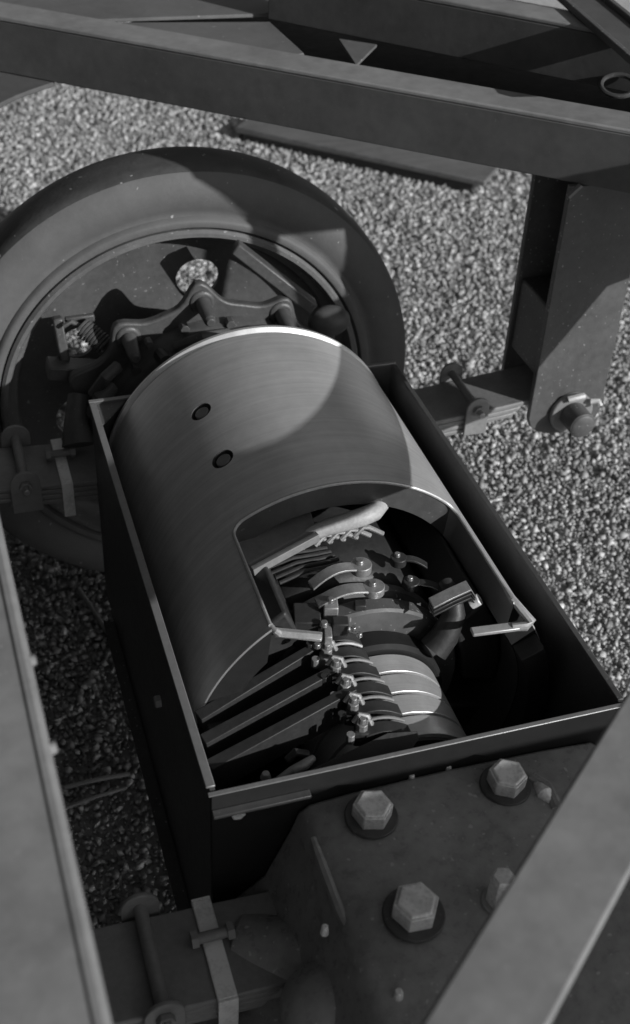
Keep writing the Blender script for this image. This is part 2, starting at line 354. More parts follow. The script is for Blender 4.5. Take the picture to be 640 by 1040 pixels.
tl = thing('sun_blocker', 'unseen dark box added beyond the near side to block the sun', 'tool locker', (1.2, -.2, -.1))  # unseen box added to keep sun off the housing and near wall
bm = B(); box(bm, .72, 1.75, -.36, -.07, -.12, .518); obj('case', bm, 'body', tl, bevel=.006)
bm = B(); box(bm, .71, 1.76, -.37, -.06, .5185, .534); obj('blocker_lid', bm, 'body', tl, bevel=.004)
for xx in (1.0, 1.48):
    bm = B(); box(bm, xx, xx + .03, -.372, -.3605, .42, .53); obj('blocker_hasp', bm, 'bolt', tl, bevel=.001)

# ------------------------------------------------------------------ shackle ring behind the far rail
sh = thing('shackle_ring', 'rusty iron ring standing against the far rail at the upper right', 'ring', (1.325, 2.10, zp))
bm = B(); pts = []
for i in range(25):
    a = PI * 2 * i / 24; c = V(1.325, 2.112, zp + .020); pts.append(c + MD * math.cos(a) * .034 + (MN * .8 + V(0, 0, .55)) * math.sin(a) * .026)
tube(bm, pts, .005, 8, cap=False); obj('ring', bm, 'paint', sh)

# ------------------------------------------------------------------ spring hanger under the far rail
hg = thing('spring_hanger', 'tall hanger post of two steel plates holding the spring eye at right', 'post', (1.26, 2.04, -.25))
def plate_xz(y, th, x0, x1, z0, z1):
    pts = [V(x0, y, z1), V(x1, y, z1), V(x1, y, z0 + .06)]
    cx_ = (x0 + x1) / 2
    for i in range(1, 8):
        a = PI * i / 8; pts.append(V(cx_ + (x1 - x0) / 2 * math.cos(a) * .99, y, z0 + .06 - .06 * math.sin(a) ** .7))
    pts.append(V(x0, y, z0 + .05)); bm = B(); return poly(bm, pts, V(0, th, 0))
obj('front_plate', plate_xz(1.96, .014, 1.170, 1.345, -.262, .321), 'post', hg, bevel=.002)
obj('back_plate', plate_xz(2.108, .014, 1.172, 1.345, -.262, .321), 'post', hg, bevel=.002)
bm = B(); box(bm, 1.33, 1.343, 1.9745, 2.1075, -.12, .320); obj('web_plate', bm, 'post', hg, bevel=.002)
bm = B(); box(bm, 1.178, 1.329, 1.9745, 2.1075, -.115, .052); obj('spacer_block', bm, 'post', hg, bevel=.006)
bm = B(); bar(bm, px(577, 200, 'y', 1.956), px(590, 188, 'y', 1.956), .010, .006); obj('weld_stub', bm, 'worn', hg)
pc = V(1.268, 1.96, -.205)
bm = B(); cyl(bm, pc, pc + V(0, -.012, 0), .050, 28); pw = obj('pin_collar', bm, 'spring', hg, bevel=.003)
bm = B(); cyl(bm, pc + V(0, -.0121, 0), pc + V(0, -.062, 0), .030, 24); cyl(bm, pc + V(0, -.0621, 0), pc + V(0, -.066, 0), .028, 24, .022); obj('pin_head', bm, 'post', pw, bevel=.002)
bm = B(); tube(bm, [pc + V(.034, -.02, .032), pc + V(.05, -.026, .034), pc + V(.052, -.034, .026)], .006, 8); obj('split_pin', bm, 'bolt', pw)
bm = B(); tube(bm, [pc + V(-.012, -.04, -.034), pc + V(-.010, -.045, -.06)], .003, 6); obj('grease_drip', bm, 'dark', pw)
bm = B(); tube(bm, [pc + V(-.02, -.016, .042), pc + V(0, -.02, .048), pc + V(.016, -.016, .046)], .008, 8); obj('grease', bm, 'clip', pw)

# ------------------------------------------------------------------ leaf springs
def leaf_spring(label, y0, y1, xa, xb, za, zb, tops, pins=None, clips=None, eye=False, mleaf='spring'):
    """a pack of leaves from (xa, za) to (xb, zb); tops = how far each leaf reaches"""
    t = thing('leaf_spring', label, 'leaf spring', ((xa + xb) / 2, (y0 + y1) / 2, min(za, zb) - .06), 'leaf springs either side of the axle')
    th = .011
    def zc(x): u = (x - xa) / (xb - xa); return za + (zb - za) * (u ** 1.25 if u > 0 else 0)
    for k, (ta, tb) in enumerate(tops):
        bm = B(); n = 10; prev = None
        for i in range(n + 1):
            x = ta + (tb - ta) * i / n; z = zc(x) - k * (th + .0016)
            q = [bm.verts.new((x, yy, zz)) for yy, zz in ((y0 + k * .0008, z), (y1 - k * .0008, z), (y1 - k * .0008, z - th), (y0 + k * .0008, z - th))]
            if prev:
                for j in range(4): bm.faces.new((prev[j], prev[(j + 1) % 4], q[(j + 1) % 4], q[j]))
            else: bm.faces.new(q[::-1])
            prev = q
        bm.faces.new(prev); obj('leaf', bm, mleaf, t, bevel=.0025)
    return t, zc
def clamp_pin(t, x, z, y0, y1, drop, wr=.024, rp=.0095, m='spring'):
    """bolt lying across the pack between two round-headed side plates"""
    bm = B(); cyl(bm, V(x, y0, z), V(x, y1, z), rp, 16); p = obj('clamp_bolt', bm, m, t)
    for yy, s in ((y0, -1), (y1, 1)):
        pts = [V(x + wr * math.cos(a), yy, z + wr * math.sin(a)) for a in [PI * i / 14 for i in range(15)]] + [V(x - wr, yy, z - drop), V(x + wr, yy, z - drop)]
        bm = B(); poly(bm, pts, V(0, s * .007, 0)); obj('side_plate', bm, m, p, bevel=.0015)
        bm = B(); cyl(bm, V(x, yy + s * .0072, z - .002), V(x, yy + s * .016, z - .002), .0125, 6); obj('nut', bm, m, p, bevel=.001)
        bm = B(); cyl(bm, V(x, yy + s * .0162, z - .002), V(x, yy + s * .03, z - .002), .0065, 12); obj('bolt_end', bm, 'bright' if s < 0 else m, p, bevel=.001)
    return p
def clip(t, x, ztop, y0, y1, wid=.022, drop=.075):
    """bare strap folded over the pack, closed by a bolt"""
    bm = B(); box(bm, x - wid / 2, x + wid / 2, y0 - .004, y1 + .004, ztop + .001, ztop + .006)
    c = obj('strap', bm, 'strap', t, bevel=.0015)
    bm = B(); box(bm, x - wid / 2, x + wid / 2, y0 - .0085, y0 - .0042, ztop - drop, ztop + .0055); obj('strap_leg', bm, 'strap', c, bevel=.001)
    bm = B(); box(bm, x - wid / 2, x + wid / 2, y1 + .0042, y1 + .0085, ztop - drop, ztop + .0055); obj('strap_leg', bm, 'strap', c, bevel=.001)
    ym = y0 + (y1 - y0) * .58
    bm = B(); cyl(bm, V(x - .026, ym, ztop + .016), V(x + .030, ym, ztop + .016), .0075, 12); s = obj('strap_bolt', bm, 'spring', c)
    for xx in (x - .028, x + .020):
        bm = B(); cyl(bm, V(xx, ym, ztop + .016), V(xx + .009, ym, ztop + .016), .0125, 6); obj('nut', bm, 'spring', c)
    return c
SY0, SY1 = 1.975, 2.107
t, zc = leaf_spring('leaf spring at right running into the tall hanger post, sunlit', SY0, SY1, .86, 1.30, -.200, -.158, [(.80, 1.31), (.80, 1.15), (.80, 1.14), (.80, 1.065)])
# eye round the hanger pin
bm = B(); cyl(bm, V(1.268, SY0, -.198), V(1.268, SY1, -.198), .030, 20); obj('spring_eye', bm, 'spring', t)
clamp_pin(t, 1.047, zc(1.047) + .016, SY0 - .004, SY1 + .004, .065, .026, .0085)
t, zc = leaf_spring('shaded leaf spring at left beside the wheel with bare strap clip', 1.945, 2.085, .33, -.20, -.200, -.165, [(.33, -.20), (.33, -.1), (.33, .0), (.33, .06)])
clamp_pin(t, .093, zc(.093) + .016, 1.937, 2.090, .065, .029, .0095)
clip(t, .172, zc(.172), 1.945, 2.085)
t, zc = leaf_spring('leaf spring at the lower left corner of the view with bare strap clip', .815, .955, .33, -.20, -.190, -.165, [(.33, -.20), (.33, -.1), (.33, .0), (.33, .06)])
clamp_pin(t, .124, zc(.124) + .014, .808, .960, .065, .026, .0095)
clip(t, .206, zc(.206), .815, .955, .026)
t, zc = leaf_spring('leaf spring beyond the diagonal rail at the lower right edge', .815, .955, .72, 1.22, -.200, -.165, [(.72, 1.22), (.72, 1.1), (.72, 1.05), (.72, 1.0)])
clip(t, .735, zc(.735), .815, .955, .026)

# ------------------------------------------------------------------ wheel
WX, WZ = .466, -.200
wl = thing('wheel', 'large road wheel with thick plain rubber tyre behind the motor', 'wheel', (WX, 2.30, GZ))
bm = B(); lathe(bm, [(.392, 2.206), (.398, 2.192), (.408, 2.189), (.414, 2.192), (.418, 2.2015), (.428, 2.2020), (.434, 2.1965), (.470, 2.193), (.492, 2.198), (.506, 2.208)], WX, WZ, 128)
ty = obj('tyre', bm, 'rubber', wl, smooth=50)
bm = B(); lathe(bm, [(.5062, 2.2082), (.511, 2.216), (.5145, 2.24), (.515, 2.275), (.513, 2.305), (.508, 2.33), (.495, 2.352), (.44, 2.41), (.385, 2.40), (.385, 2.30)], WX, WZ, 128)
obj('tread', bm, 'tread', ty, smooth=50)
bm = B(); lathe(bm, [(.3915, 2.206), (.3915, 2.196), (.386, 2.190), (.378, 2.190), (.374, 2.197), (.372, 2.215), (.366, 2.232), (.357, 2.238), (.351, 2.246), (.350, 2.40), (.384, 2.40), (.3845, 2.21)], WX, WZ, 128)
obj('rim', bm, 'rim', wl, smooth=40)
# lettering moulded in the side of the tyre
word = "CS  DUNLOP"
for i, ch in enumerate(word):
    if ch == ' ': continue
    cu = bpy.data.curves.new('letter', 'FONT'); cu.body = ch; cu.size = .028; cu.extrude = .0016; cu.bevel_depth = .0005; cu.align_x = 'CENTER'
    tmp = bpy.data.objects.new('letter', cu); COL.objects.link(tmp); bpy.context.view_layer.update()
    me = bpy.data.meshes.new_from_object(tmp.evaluated_get(bpy.context.evaluated_depsgraph_get())); bpy.data.objects.remove(tmp)
    a = math.radians(23.5 + i * 2.75); r = .452
    Mx = Matrix.Translation((WX + r * math.sin(a), 2.1968, WZ + r * math.cos(a))) @ Matrix.Rotation(a, 4, 'Y') @ Matrix.Rotation(PI / 2, 4, 'X')
    me.transform(Matrix.Translation(-origin(wl)) @ Mx); me.materials.clear(); me.materials.append(M['rubber'])
    o = bpy.data.objects.new('letter', me); COL.objects.link(o); o.parent = ty; o.matrix_parent_inverse = Matrix.Identity(4)
# dished disc with round holes
bm = B(); n = 128
lathe(bm, [(.3515, 2.272), (.335, 2.276), (.30, 2.284), (.20, 2.300), (.12, 2.29), (.10, 2.24), (.10, 2.275), (.12, 2.302), (.20, 2.310), (.30, 2.294), (.335, 2.286), (.3515, 2.282)], WX, WZ, n, closed=True)
dk = obj('wheel_disc', bm, 'disc', wl, smooth=0)
hc = px(201, 283, 'y', 2.289); hr = math.hypot(hc.x - WX, hc.z - WZ); ha = math.atan2(hc.x - WX, hc.z - WZ)
cb_ = B()
for k in range(6):
    a = ha + k * PI / 3
    if k == 5:
        q_ = px(80, 349, 'y', 2.289); cyl(cb_, V(q_.x, 2.2, q_.z), V(q_.x, 2.4, q_.z), .036, 40); continue
    cyl(cb_, V(WX + hr * math.sin(a), 2.2, WZ + hr * math.cos(a)), V(WX + hr * math.sin(a), 2.4, WZ + hr * math.cos(a)), .046, 40)
boolean(dk, cb_)
for p in dk.data.polygons: p.use_smooth = True
dk.data.set_sharp_from_angle(angle=math.radians(35))
bm = B(); cyl(bm, V(WX, 2.15, WZ), V(WX, 2.38, WZ), .098, 40); obj('hub', bm, 'cast', wl, bevel=.004)

# ------------------------------------------------------------------ brake carrier between motor and wheel
bk = thing('brake_carrier', 'cast carrier plate with bolted lugs between drum and wheel', 'brake carrier', (.51, 2.1, -.45))
cxk, czk = .515, -.215
angs = [-62, -37.5, -6.5, 27, 52]
out = []
for i in range(121):
    a = math.radians(-115 + 230 * i / 120); r = .290 - .018 * math.sin(a)
    for q in angs:
        dq = (math.degrees(a) - q); r += (.050 if q == -6.5 else .036) * math.exp(-(dq / 6.0) ** 2)
    out.append((a, r))
pts = [V(cxk + r * math.sin(a), 2.10, czk + r * math.cos(a)) for a, r in out]
bm = B(); poly(bm, pts, V(0, .022, 0)); pl = obj('carrier_plate', bm, 'cast', bk, bevel=.005, segs=3)
bm = B(); lathe(bm, [(.262, 2.102), (.258, 2.072), (.240, 2.060), (.20, 2.050), (.05, 2.03)], cxk, czk, 72); obj('carrier_dome', bm, 'cast', bk, smooth=50)
for q in angs[1:4]:
    a = math.radians(q); r = .312 if q < 0 else .296; p = V(cxk + r * math.sin(a), 2.10, czk + r * math.cos(a)) - V(math.sin(a), 0, math.cos(a)) * .012
    bm = B(); cyl(bm, p + V(0, -.006, 0), p + V(0, 0.001, 0), .022, 24, .027); bo = obj('lug', bm, 'cast', bk, bevel=.003)
    bm = B(); cyl(bm, p + V(0, -.066, -.006), p + V(0, -.0061, 0), .0115, 16, .016); cyl(bm, p + V(0, -.074, -.006), p + V(0, -.0661, -.006), .008, 16, .0115); obj('stud', bm, 'cast', bo, bevel=.001)
# brake lever arm rising to the right, and its round end
l0 = px(238, 250, 'y', 2.16); l1 = px(318, 312, 'y', 2.11)
bm = B(); bar(bm, l0, l1, .026, .040, up=(0, -1, 0)); obj('lever_arm', bm, 'cast', bk, bevel=.004)
bm = B(); c = px(334, 326, 'y', 2.12); bmesh.ops.create_uvsphere(bm, u_segments=24, v_segments=14, radius=.042, matrix=Matrix.Translation(c) @ Matrix.Diagonal((1.1, .7, .8, 1))); obj('lever_boss', bm, 'cast', bk, bevel=.006)
bm = B(); bar(bm, px(58, 322, 'y', 2.20), px(66, 366, 'y', 2.18), .02, .030, up=(0, -1, 0)); obj('shoe_link', bm, 'cast', bk, bevel=.004)
bm = B(); bar(bm, px(66, 326, 'y', 2.19), px(96, 322, 'y', 2.19), .016, .012, up=(0, -1, 0)); obj('shoe_link', bm, 'cast', bk, bevel=.003)
for (p_, q_, r_) in (((95, 400), (120, 372), .012), ((178, 352), (232, 338), .010), ((232, 338), (300, 335), .008), ((112, 392), (96, 420), .018)):
    bm = B(); tube(bm, [px(*p_, 'y', 2.06), px((p_[0] + q_[0]) / 2, (p_[1] + q_[1]) / 2 - 3, 'y', 2.04), px(*q_, 'y', 2.06)], r_, 10); obj('brake_pipe', bm, 'cast', bk)
for (p_, r_) in (((186, 330), .010), ((232, 325), .010), ((282, 330), .009), ((150, 345), .008), ((137, 372), .010)):
    c = px(*p_, 'y', 2.085); bm = B(); cyl(bm, c, c + V(0, -.022, 0), r_, 6); obj('carrier_bolt', bm, 'cast', bk, bevel=.001)
# return spring, coil
s0 = px(83, 331, 'y', 2.17); s1 = px(108, 352, 'y', 2.14); pts = []
d, s, u = frame(s1 - s0)
for i in range(9 * 14 + 1):
    a = 2 * PI * i / 14; tt = i / (9 * 14); pts.append(s0.lerp(s1, tt) + (s * math.cos(a) + u * math.sin(a)) * .018)
bm = B(); tube(bm, pts, .0032, 6); obj('return_spring', bm, 'cast', bk)
bm = B(); tube(bm, [s0 + V(-.035, 0, .004), s0 + V(-.02, 0, .012), s0, s0.lerp(s1, .1)], .005, 8); obj('spring_hook', bm, 'cast', bk)
bm = B(); bar(bm, px(48, 374, 'y', 2.16), px(112, 378, 'y', 2.16), .05, .030); obj('shoe_bracket', bm, 'cast', bk, bevel=.003)
bm = B(); tube(bm, [px(80, 402, 'y', 2.10), px(77, 430, 'y', 2.06), px(80, 452, 'y', 2.03)], [.022, .024, .034], 14); obj('bracket_neck', bm, 'cast', bk)
bm = B(); cyl(bm, px(163, 360, 'y', 2.05), px(170, 368, 'y', 2.0), .014, 10); obj('stop_screw', bm, 'dark', bk)

# ------------------------------------------------------------------ motor tray
TX0, TX1, TY0, TY1 = .228, .826, .984, 1.928
ZB = -.47
tr = thing('motor_tray', 'open black sheet steel box around the round motor with pale rims', 'steel box', (.527, 1.45, ZB))
TW = .0075
bm = B(); box(bm, TX0, TX0 + TW, TY0 + TW + .001, TY1 - TW - .001, ZB, -.001); wlft = obj('side_wall', bm, 'paint', tr, bevel=.001)
bm = B(); box(bm, TX1 - TW, TX1, TY0 + TW + .001, TY1 - TW - .001, ZB, -.001); wr_ = obj('side_wall', bm, 'paint', tr, bevel=.001)
bm = B(); box(bm, TX0, TX1, TY0, TY0 + TW, ZB, -.001); wn = obj('end_wall', bm, 'body', tr, bevel=.001)  # near wall blacker than the others: shade put into its colour
bm = B(); box(bm, TX0, TX1, TY1 - TW, TY1, ZB, -.001); wf = obj('end_wall', bm, 'paint', tr, bevel=.001)
bm = B(); box(bm, TX0 + .01, TX1 - .01, TY0 + .01, TY1 - .01, ZB + .002, ZB + .010); obj('floor', bm, 'paint', tr)
bm = B(); box(bm, TX0 - .004, TX0 + TW + .001, TY0 + TW + .006, TY1 - TW - .004, -.0008, .003); obj('rim_strip', bm, 'lip', wlft, bevel=.0012)
bm = B(); box(bm, TX1 - TW - .0, TX1 + .002, TY0 + TW + .004, TY1 - TW - .004, -.0008, .002); obj('rim_strip', bm, 'paint', wr_, bevel=.0012)
bm = B(); box(bm, TX0 - .004, TX1 + .002, TY0 - .0012, TY0 + TW - .001, -.0008, .0012); obj('rim_strip', bm, 'lip', wn, bevel=.0012)
bm = B(); box(bm, TX0 - .004, TX1 + .002, TY1 - TW, TY1 + .001, -.0008, .003); obj('rim_strip', bm, 'lip', wf, bevel=.0012)
bm = B(); poly(bm, [V(TX0 + TW, TY1 - TW, -.004), V(TX0 + TW + .055, TY1 - TW, -.004), V(TX0 + TW, TY1 - TW - .07, -.004)], V(0, 0, -.004)); obj('corner_gusset', bm, 'post', tr)
hexbolt(tr, (TX0 - .0004, 1.325, -.177), (-1, 0, 0), .011, .010, 'wall_nut', 'clip')
hexbolt(tr, (.262, TY0 - .0004, -.040), (0, -1, 0), .010, .009, 'wall_nut', 'bolt')
bm = B(); box(bm, TX0 - .0, .36, TY0 - .012, TY0 - .0004, -.034, -.028); obj('seam_strip', bm, 'paint', tr, bevel=.001)
bm = B(); box(bm, TX0 - .022, TX0 - .0004, TY0 + .1, TY1 - .1, ZB, ZB + .006); obj('foot_flange', bm, 'post', tr, bevel=.001)

# ------------------------------------------------------------------ motor
XC, ZC, RO, RI = .529, -.155, .286, .242
YN, YF = 1.1805, 1.905
mo = thing('electric_motor', 'big turned steel motor drum with open inspection window over its brush gear', 'electric motor', (XC, 1.5, ZC - RO))
bm = B()
lathe(bm, [(RI, YN), (RO - .002, YN), (RO, YN + .002), (RO, YF - .026), (RO - .006, YF - .023), (RO - .006, YF - .014), (RO + .0015, YF - .008), (RO + .0015, YF - .002), (RO - .002, YF), (RI, YF)], XC, ZC, 220, closed=True)
yk = obj('yoke', bm, 'drum', mo, smooth=0)
# inspection window, cut square to the shell, and shallow pockets for the two pole screws
wa = math.radians(5.5); wu = V(math.cos(wa), 0, -math.sin(wa)); wv = V(math.sin(wa), 0, math.cos(wa)); cc = V(XC, 0, ZC)
def rrect(hw, y0, y1, rf, rn):
    P = []
    for sx, yy, r, a0 in ((1, y0, rn, -90), (1, y1, rf, 0), (-1, y1, rf, 90), (-1, y0, rn, 180)):
        for i in range(7):
            a = math.radians(a0 + 90 * i / 6); cy = yy + r if yy == y0 else yy - r
            P.append((sx * (hw - r) + r * math.cos(a), cy + r * math.sin(a)))
    return P
WH = .286 * math.sin(math.radians(41.0))
WYN, WYF = 1.1, 1.412
c_ = B(); poly(c_, [cc + wu * u_ + wv * .10 + V(0, y_, 0) for u_, y_ in rrect(WH, WYN, WYF, .020, .012)], wv * .30); boolean(yk, c_)
if 0: c_ = B(); poly(c_, [cc + wu * u_ + wv * .10 + V(0, y_, 0) for u_, y_ in ((-WH + .052, 1.1), (WH - .052, 1.1), (WH - .052, 1.25), (-WH + .052, 1.25))], wv * .30); boolean(yk, c_)
plug = []
for pxy in ((204, 418), (226, 466)):
    # centre on the shell
    d = RX * (pxy[0] - 320) + DN * (pxy[1] - 520) + FW * 1248; dx, dz = d.x, d.z; ox, oz = CAM.x - XC, CAM.z - ZC
    a_ = dx * dx + dz * dz; b_ = ox * dx + oz * dz; c2 = ox * ox + oz * oz - RO * RO; tt = (-b_ - math.sqrt(b_ * b_ - a_ * c2)) / a_
    P = CAM + d * tt; nrm = V(P.x - XC, 0, P.z - ZC).normalized(); plug.append((P, nrm))
c_ = B()
for P, nrm in plug: cyl(c_, P - nrm * .016, P + nrm * .02, .0192, 40)
boolean(yk, c_)
for p in yk.data.polygons: p.use_smooth = True
yk.data.materials.append(M['paint']); yk.data.materials.append(M['lip']); yk.data.materials.append(M['body'])
for p in yk.data.polygons:
    r_ = math.hypot(p.center.x, p.center.z + (ZC - (ZC - RO)) * 0 - RO); n_r = Vector((p.center.x, 0, p.center.z - RO)).normalized().dot(p.normal)
    if n_r < .45 and r_ < RO - .0012:
        far = p.center.y + 1.5 > 1.5 and abs(p.normal.y) > .5 and p.center.y + 1.5 > 1.85
        p.material_index = 3 if (p.normal.y < -.9 and p.center.y + 1.5 < 1.2) else 0 if far else (2 if (p.normal.x < -.5 and p.center.x > .1 and p.center.y < -.05) else 1)  # right cut wall paler than the black others, its sunlight put into colour
yk.data.set_sharp_from_angle(angle=math.radians(28))
bv = yk.modifiers.new('bevel', 'BEVEL'); bv.material = 3; bv.width = .0016; bv.segments = 2; bv.limit_method = 'ANGLE'; bv.angle_limit = math.radians(40)
for P, nrm in plug:
    bm = B(); cyl(bm, P - nrm * .0145, P - nrm * .0030, .0130, 32); cyl(bm, P - nrm * .00299, P - nrm * .0018, .0130, 32, .0115); ps_ = obj('pole_screw', bm, 'lip', mo, bevel=.0006); bm = B(); cyl(bm, P - nrm * .0158, P - nrm * .0148, .0190, 32); obj('recess_shade', bm, 'dark', ps_)  # black disc puts the groove's shade on the pocket floor
# inside: field shell, pole pieces, armature
bm = B(); lathe(bm, [(.05, 1.896), (.2415, 1.896), (.2415, 1.890), (.05, 1.890)], XC, ZC, 96, closed=True); obj('end_shield', bm, 'dark', mo)
# field coils round the bore, clear of the window
for q in (75, 135, 190, 250, 305):
    a0 = math.radians(q); bm = B(); pts_ = [V(XC + r_ * math.sin(a0 + e_), 1.24, ZC + r_ * math.cos(a0 + e_)) for r_, e_ in ((.2405, -.40), (.2405, -.2), (.2405, 0), (.2405, .2), (.2405, .40), (.178, .36), (.174, 0), (.178, -.36))]
    poly(bm, pts_, V(0, .60, 0)); obj('field_coil', bm, 'dark', mo, bevel=.006, segs=3)
# black rim of the end frame at the near end
bm = B(); n_ = 150; ring_ = []
for i in range(n_ + 1):
    th_ = math.radians(64 + 226.0 * i / n_); ring_.append([bm.verts.new((XC + r_ * math.sin(th_), y_, ZC + r_ * math.cos(th_))) for r_, y_ in ((.2425, 1.180), (.2825, 1.180), (.2825, 1.150), (.279, 1.146), (.2425, 1.146))])
for a_, b_ in zip(ring_, ring_[1:]):
    for j in range(5): bm.faces.new((a_[j], a_[(j + 1) % 5], b_[(j + 1) % 5], b_[j]))
bm.faces.new(ring_[0]); bm.faces.new(ring_[-1][::-1]); obj('end_frame_rim', bm, 'dark', mo, bevel=.0015)
bm = B(); q0_ = cc + wu * WH + wv * math.sqrt(RO * RO - WH * WH)
tube(bm, [q0_ + V(0, 1.215, 0), q0_ + V(.002, 1.190, -.002), px(540, 632, 'z', .018), px(534, 636, 'z', .015), px(520, 637, 'z', .014)], [.003, .006, .0075, .0075, .006], 10); obj('corner_foot', bm, 'edge', mo)
# flat bright lugs at the two near corners of the window
for p_, q_, z_ in (((279, 642), (327, 647), .046), ((479, 642), (534, 635), .014)):
    bm = B(); bar(bm, px(*p_, 'z', z_), px(*q_, 'z', z_), .016, .006); obj('corner_lug', bm, 'edge', mo, bevel=.0015)
bm = B(); lathe(bm, [(.05, 1.330), (.150, 1.332), (.165, 1.35), (.168, 1.43), (.168, 1.85), (.05, 1.86)], XC, ZC, 72); obj('armature', bm, 'dark', mo, smooth=50)
# pole piece at the left of the window
a = px(254, 576, 'z', .045); b = px(322, 540, 'z', .066)
bm = B(); poly(bm, [a, b, b + V(0.01, .08, .0), a + V(-.03, .10, .0)], V(0, 0, -.02)); pp_ = obj('pole_piece', bm, 'spring', mo, bevel=.003)
bm = B(); bar(bm, a + V(.002, -.0062, -.004), b + V(0, -.0062, -.004), .010, .014); obj('edge_strip', bm, 'spring', pp_, bevel=.001)
# machined edge round the inspection window, its lit chamfer put in as a pale strip
outl = rrect(WH, 1.186, WYF, .020, .012)
pts = []
for u_, y_ in outl[7:21] + outl[21:]: pass
def onsh(u_, y_): return cc + wu * u_ + wv * math.sqrt(RO * RO - u_ * u_) + V(0, y_, 0)
path = [onsh(-WH, 1.19), onsh(-WH, 1.25), onsh(-WH, 1.32)] + [onsh(u_, y_) for u_, y_ in outl[14:21]][::-1]
n_ = 24; u0, u1 = -WH + .022, WH - .022
path += [onsh(u0 + (u1 - u0) * i_ / n_, WYF) for i_ in range(n_ + 1)] + [onsh(u_, y_) for u_, y_ in outl[7:14]][::-1] + [onsh(WH, 1.32), onsh(WH, 1.25), onsh(WH, 1.19)]
bm = B(); tube(bm, path, .0030, 8); obj('window_edge', bm, 'edge', mo)
cr = [onsh(-WH, 1.195), onsh(-WH, 1.183) + V(.003, 0, -.003), px(283, 643, 'z', .050), px(300, 645, 'z', .048), px(327, 647, 'z', .046)]
bm = B(); tube(bm, cr, [.003, .0045, .006, .006, .0055], 8); obj('window_edge', bm, 'edge', mo)

# bound lead lying across the top of the windings
bm = B(); P0 = [px(303, 548, 'z', .050), px(318, 541, 'z', .056), px(334, 535, 'z', .062), px(352, 530, 'z', .068), px(368, 525, 'z', .072), px(380, 520, 'z', .074), px(388, 512, 'z', .066), px(390, 506, 'z', .05)]
tube(bm, P0, [.007, .012, .0135, .0145, .015, .0145, .012, .007], 16); obj('wrapped_lead', bm, 'tape', mo, smooth=70)
# end turns of the field coil below it
for k in range(6):
    x0 = 300 + k * 13; pA = px(x0 - 6, 560 - k * 3, 'z', .035); pB = px(x0 + 10, 548 - k * 2.5, 'z', .045); pC = px(x0 + 24, 552 - k * 2, 'z', .030)
    bm = B(); tube(bm, [pA, pB.lerp(pA, .4) + V(0, 0, .008), pB, pC], .0042, 8); obj('coil_turn', bm, 'brass', mo)
for k in range(5):
    pA = px(268 + 4 * k, 572 + k * 5, 'z', .02); pB = px(332 + 4 * k, 556 + k * 4, 'z', .028)
    bm = B(); tube(bm, [pA, pA.lerp(pB, .4) + V(0, 0, .007), pA.lerp(pB, .75) + V(0, 0, .002), pB], .0034, 8); obj('lead_wire', bm, 'arm', mo)
# riser rings and slip rings on the shaft
bm = B(); lathe(bm, [(.06, 1.318), (.160, 1.318), (.163, 1.315), (.163, 1.298), (.158, 1.296), (.152, 1.293), (.152, 1.280), (.164, 1.278), (.166, 1.275), (.166, 1.252), (.162, 1.248), (.140, 1.247), (.06, 1.247)], XC, ZC, 96); obj('riser_ring', bm, 'post', mo, smooth=30)
bm = B(); lathe(bm, [(.125, 1.2468), (.128, 1.243), (.128, 1.215), (.122, 1.209), (.06, 1.209)], XC, ZC, 96); obj('insulating_ring', bm, 'body', mo, smooth=30)
yy = 1.205
for k in range(4):
    bm = B(); lathe(bm, [(.09, yy), (.1153, yy), (.116, yy - .0007), (.116, yy - .0355), (.1155, yy - .036), (.09, yy - .036)], XC, ZC, 96); obj('slip_ring', bm, 'ring', mo, smooth=30)
    bm = B(); lathe(bm, [(.09, yy - .0362), (.109, yy - .0362), (.109, yy - .0418), (.09, yy - .0418)], XC, ZC, 72); obj('ring_spacer', bm, 'dark', mo, smooth=30)
    yy -= .042
bm = B(); cyl(bm, V(XC, 1.0, ZC), V(XC, 1.9, ZC), .06, 32); obj('shaft', bm, 'arm', mo)
# bent pipe-like bracket right of the riser ring
bm = B(); tube(bm, [px(452, 592, 'z', .02), px(460, 606, 'z', .015), px(462, 622, 'z', -.005), px(452, 645, 'z', -.04), px(440, 660, 'z', -.06)], [.012, .014, .017, .022, .024], 14); obj('bracket', bm, 'dark', mo)

def finger(p, q, wid, z, r, disc='end', m='brass', lift=.006):
    """spring contact finger: arched strip from p (root) to q (tip), with a screwed pad at the tip"""
    a = px(*p, 'z', z); b = px(*q, 'z', z); d, s, u = frame(b - a); bm = B(); prev = None; n = 8
    for i in range(n + 1):
        t_ = i / n; c = a.lerp(b, t_) + V(0, 0, lift * math.sin(PI * min(1, t_ * 1.15)) - .012 * (1 - t_) ** 2)
        qd = [bm.verts.new(c + s * (e * wid / 2) + V(0, 0, h)) for e, h in ((-1, 0), (1, 0), (1, -.004), (-1, -.004))]
        if prev:
            for j in range(4): bm.faces.new((prev[j], prev[(j + 1) % 4], qd[(j + 1) % 4], qd[j]))
        else: bm.faces.new(qd[::-1])
        prev = qd
    bm.faces.new(prev); f = obj('contact_finger', bm, m, mo, bevel=.0008)
    bm = B(); cyl(bm, b + V(0, 0, -.013), b + V(0, 0, .001), r, 22); obj('pad', bm, m, f, bevel=.0012)
    bm = B(); cyl(bm, b + V(-.002, .002, .0012), b + V(-.002, .002, .0075), r * .42, 12, r * .34); obj('screw', bm, 'bright', f, bevel=.0008)
finger((316, 588), (367, 573), .020, .045, .0165, lift=.010)
finger((322, 606), (380, 595), .022, .040, .0165, lift=.008)
finger((435, 568), (405, 566), .013, .020, .0130, m='arm', lift=.003)
finger((452, 593), (418, 590), .013, .015, .0130, m='arm', lift=.003)
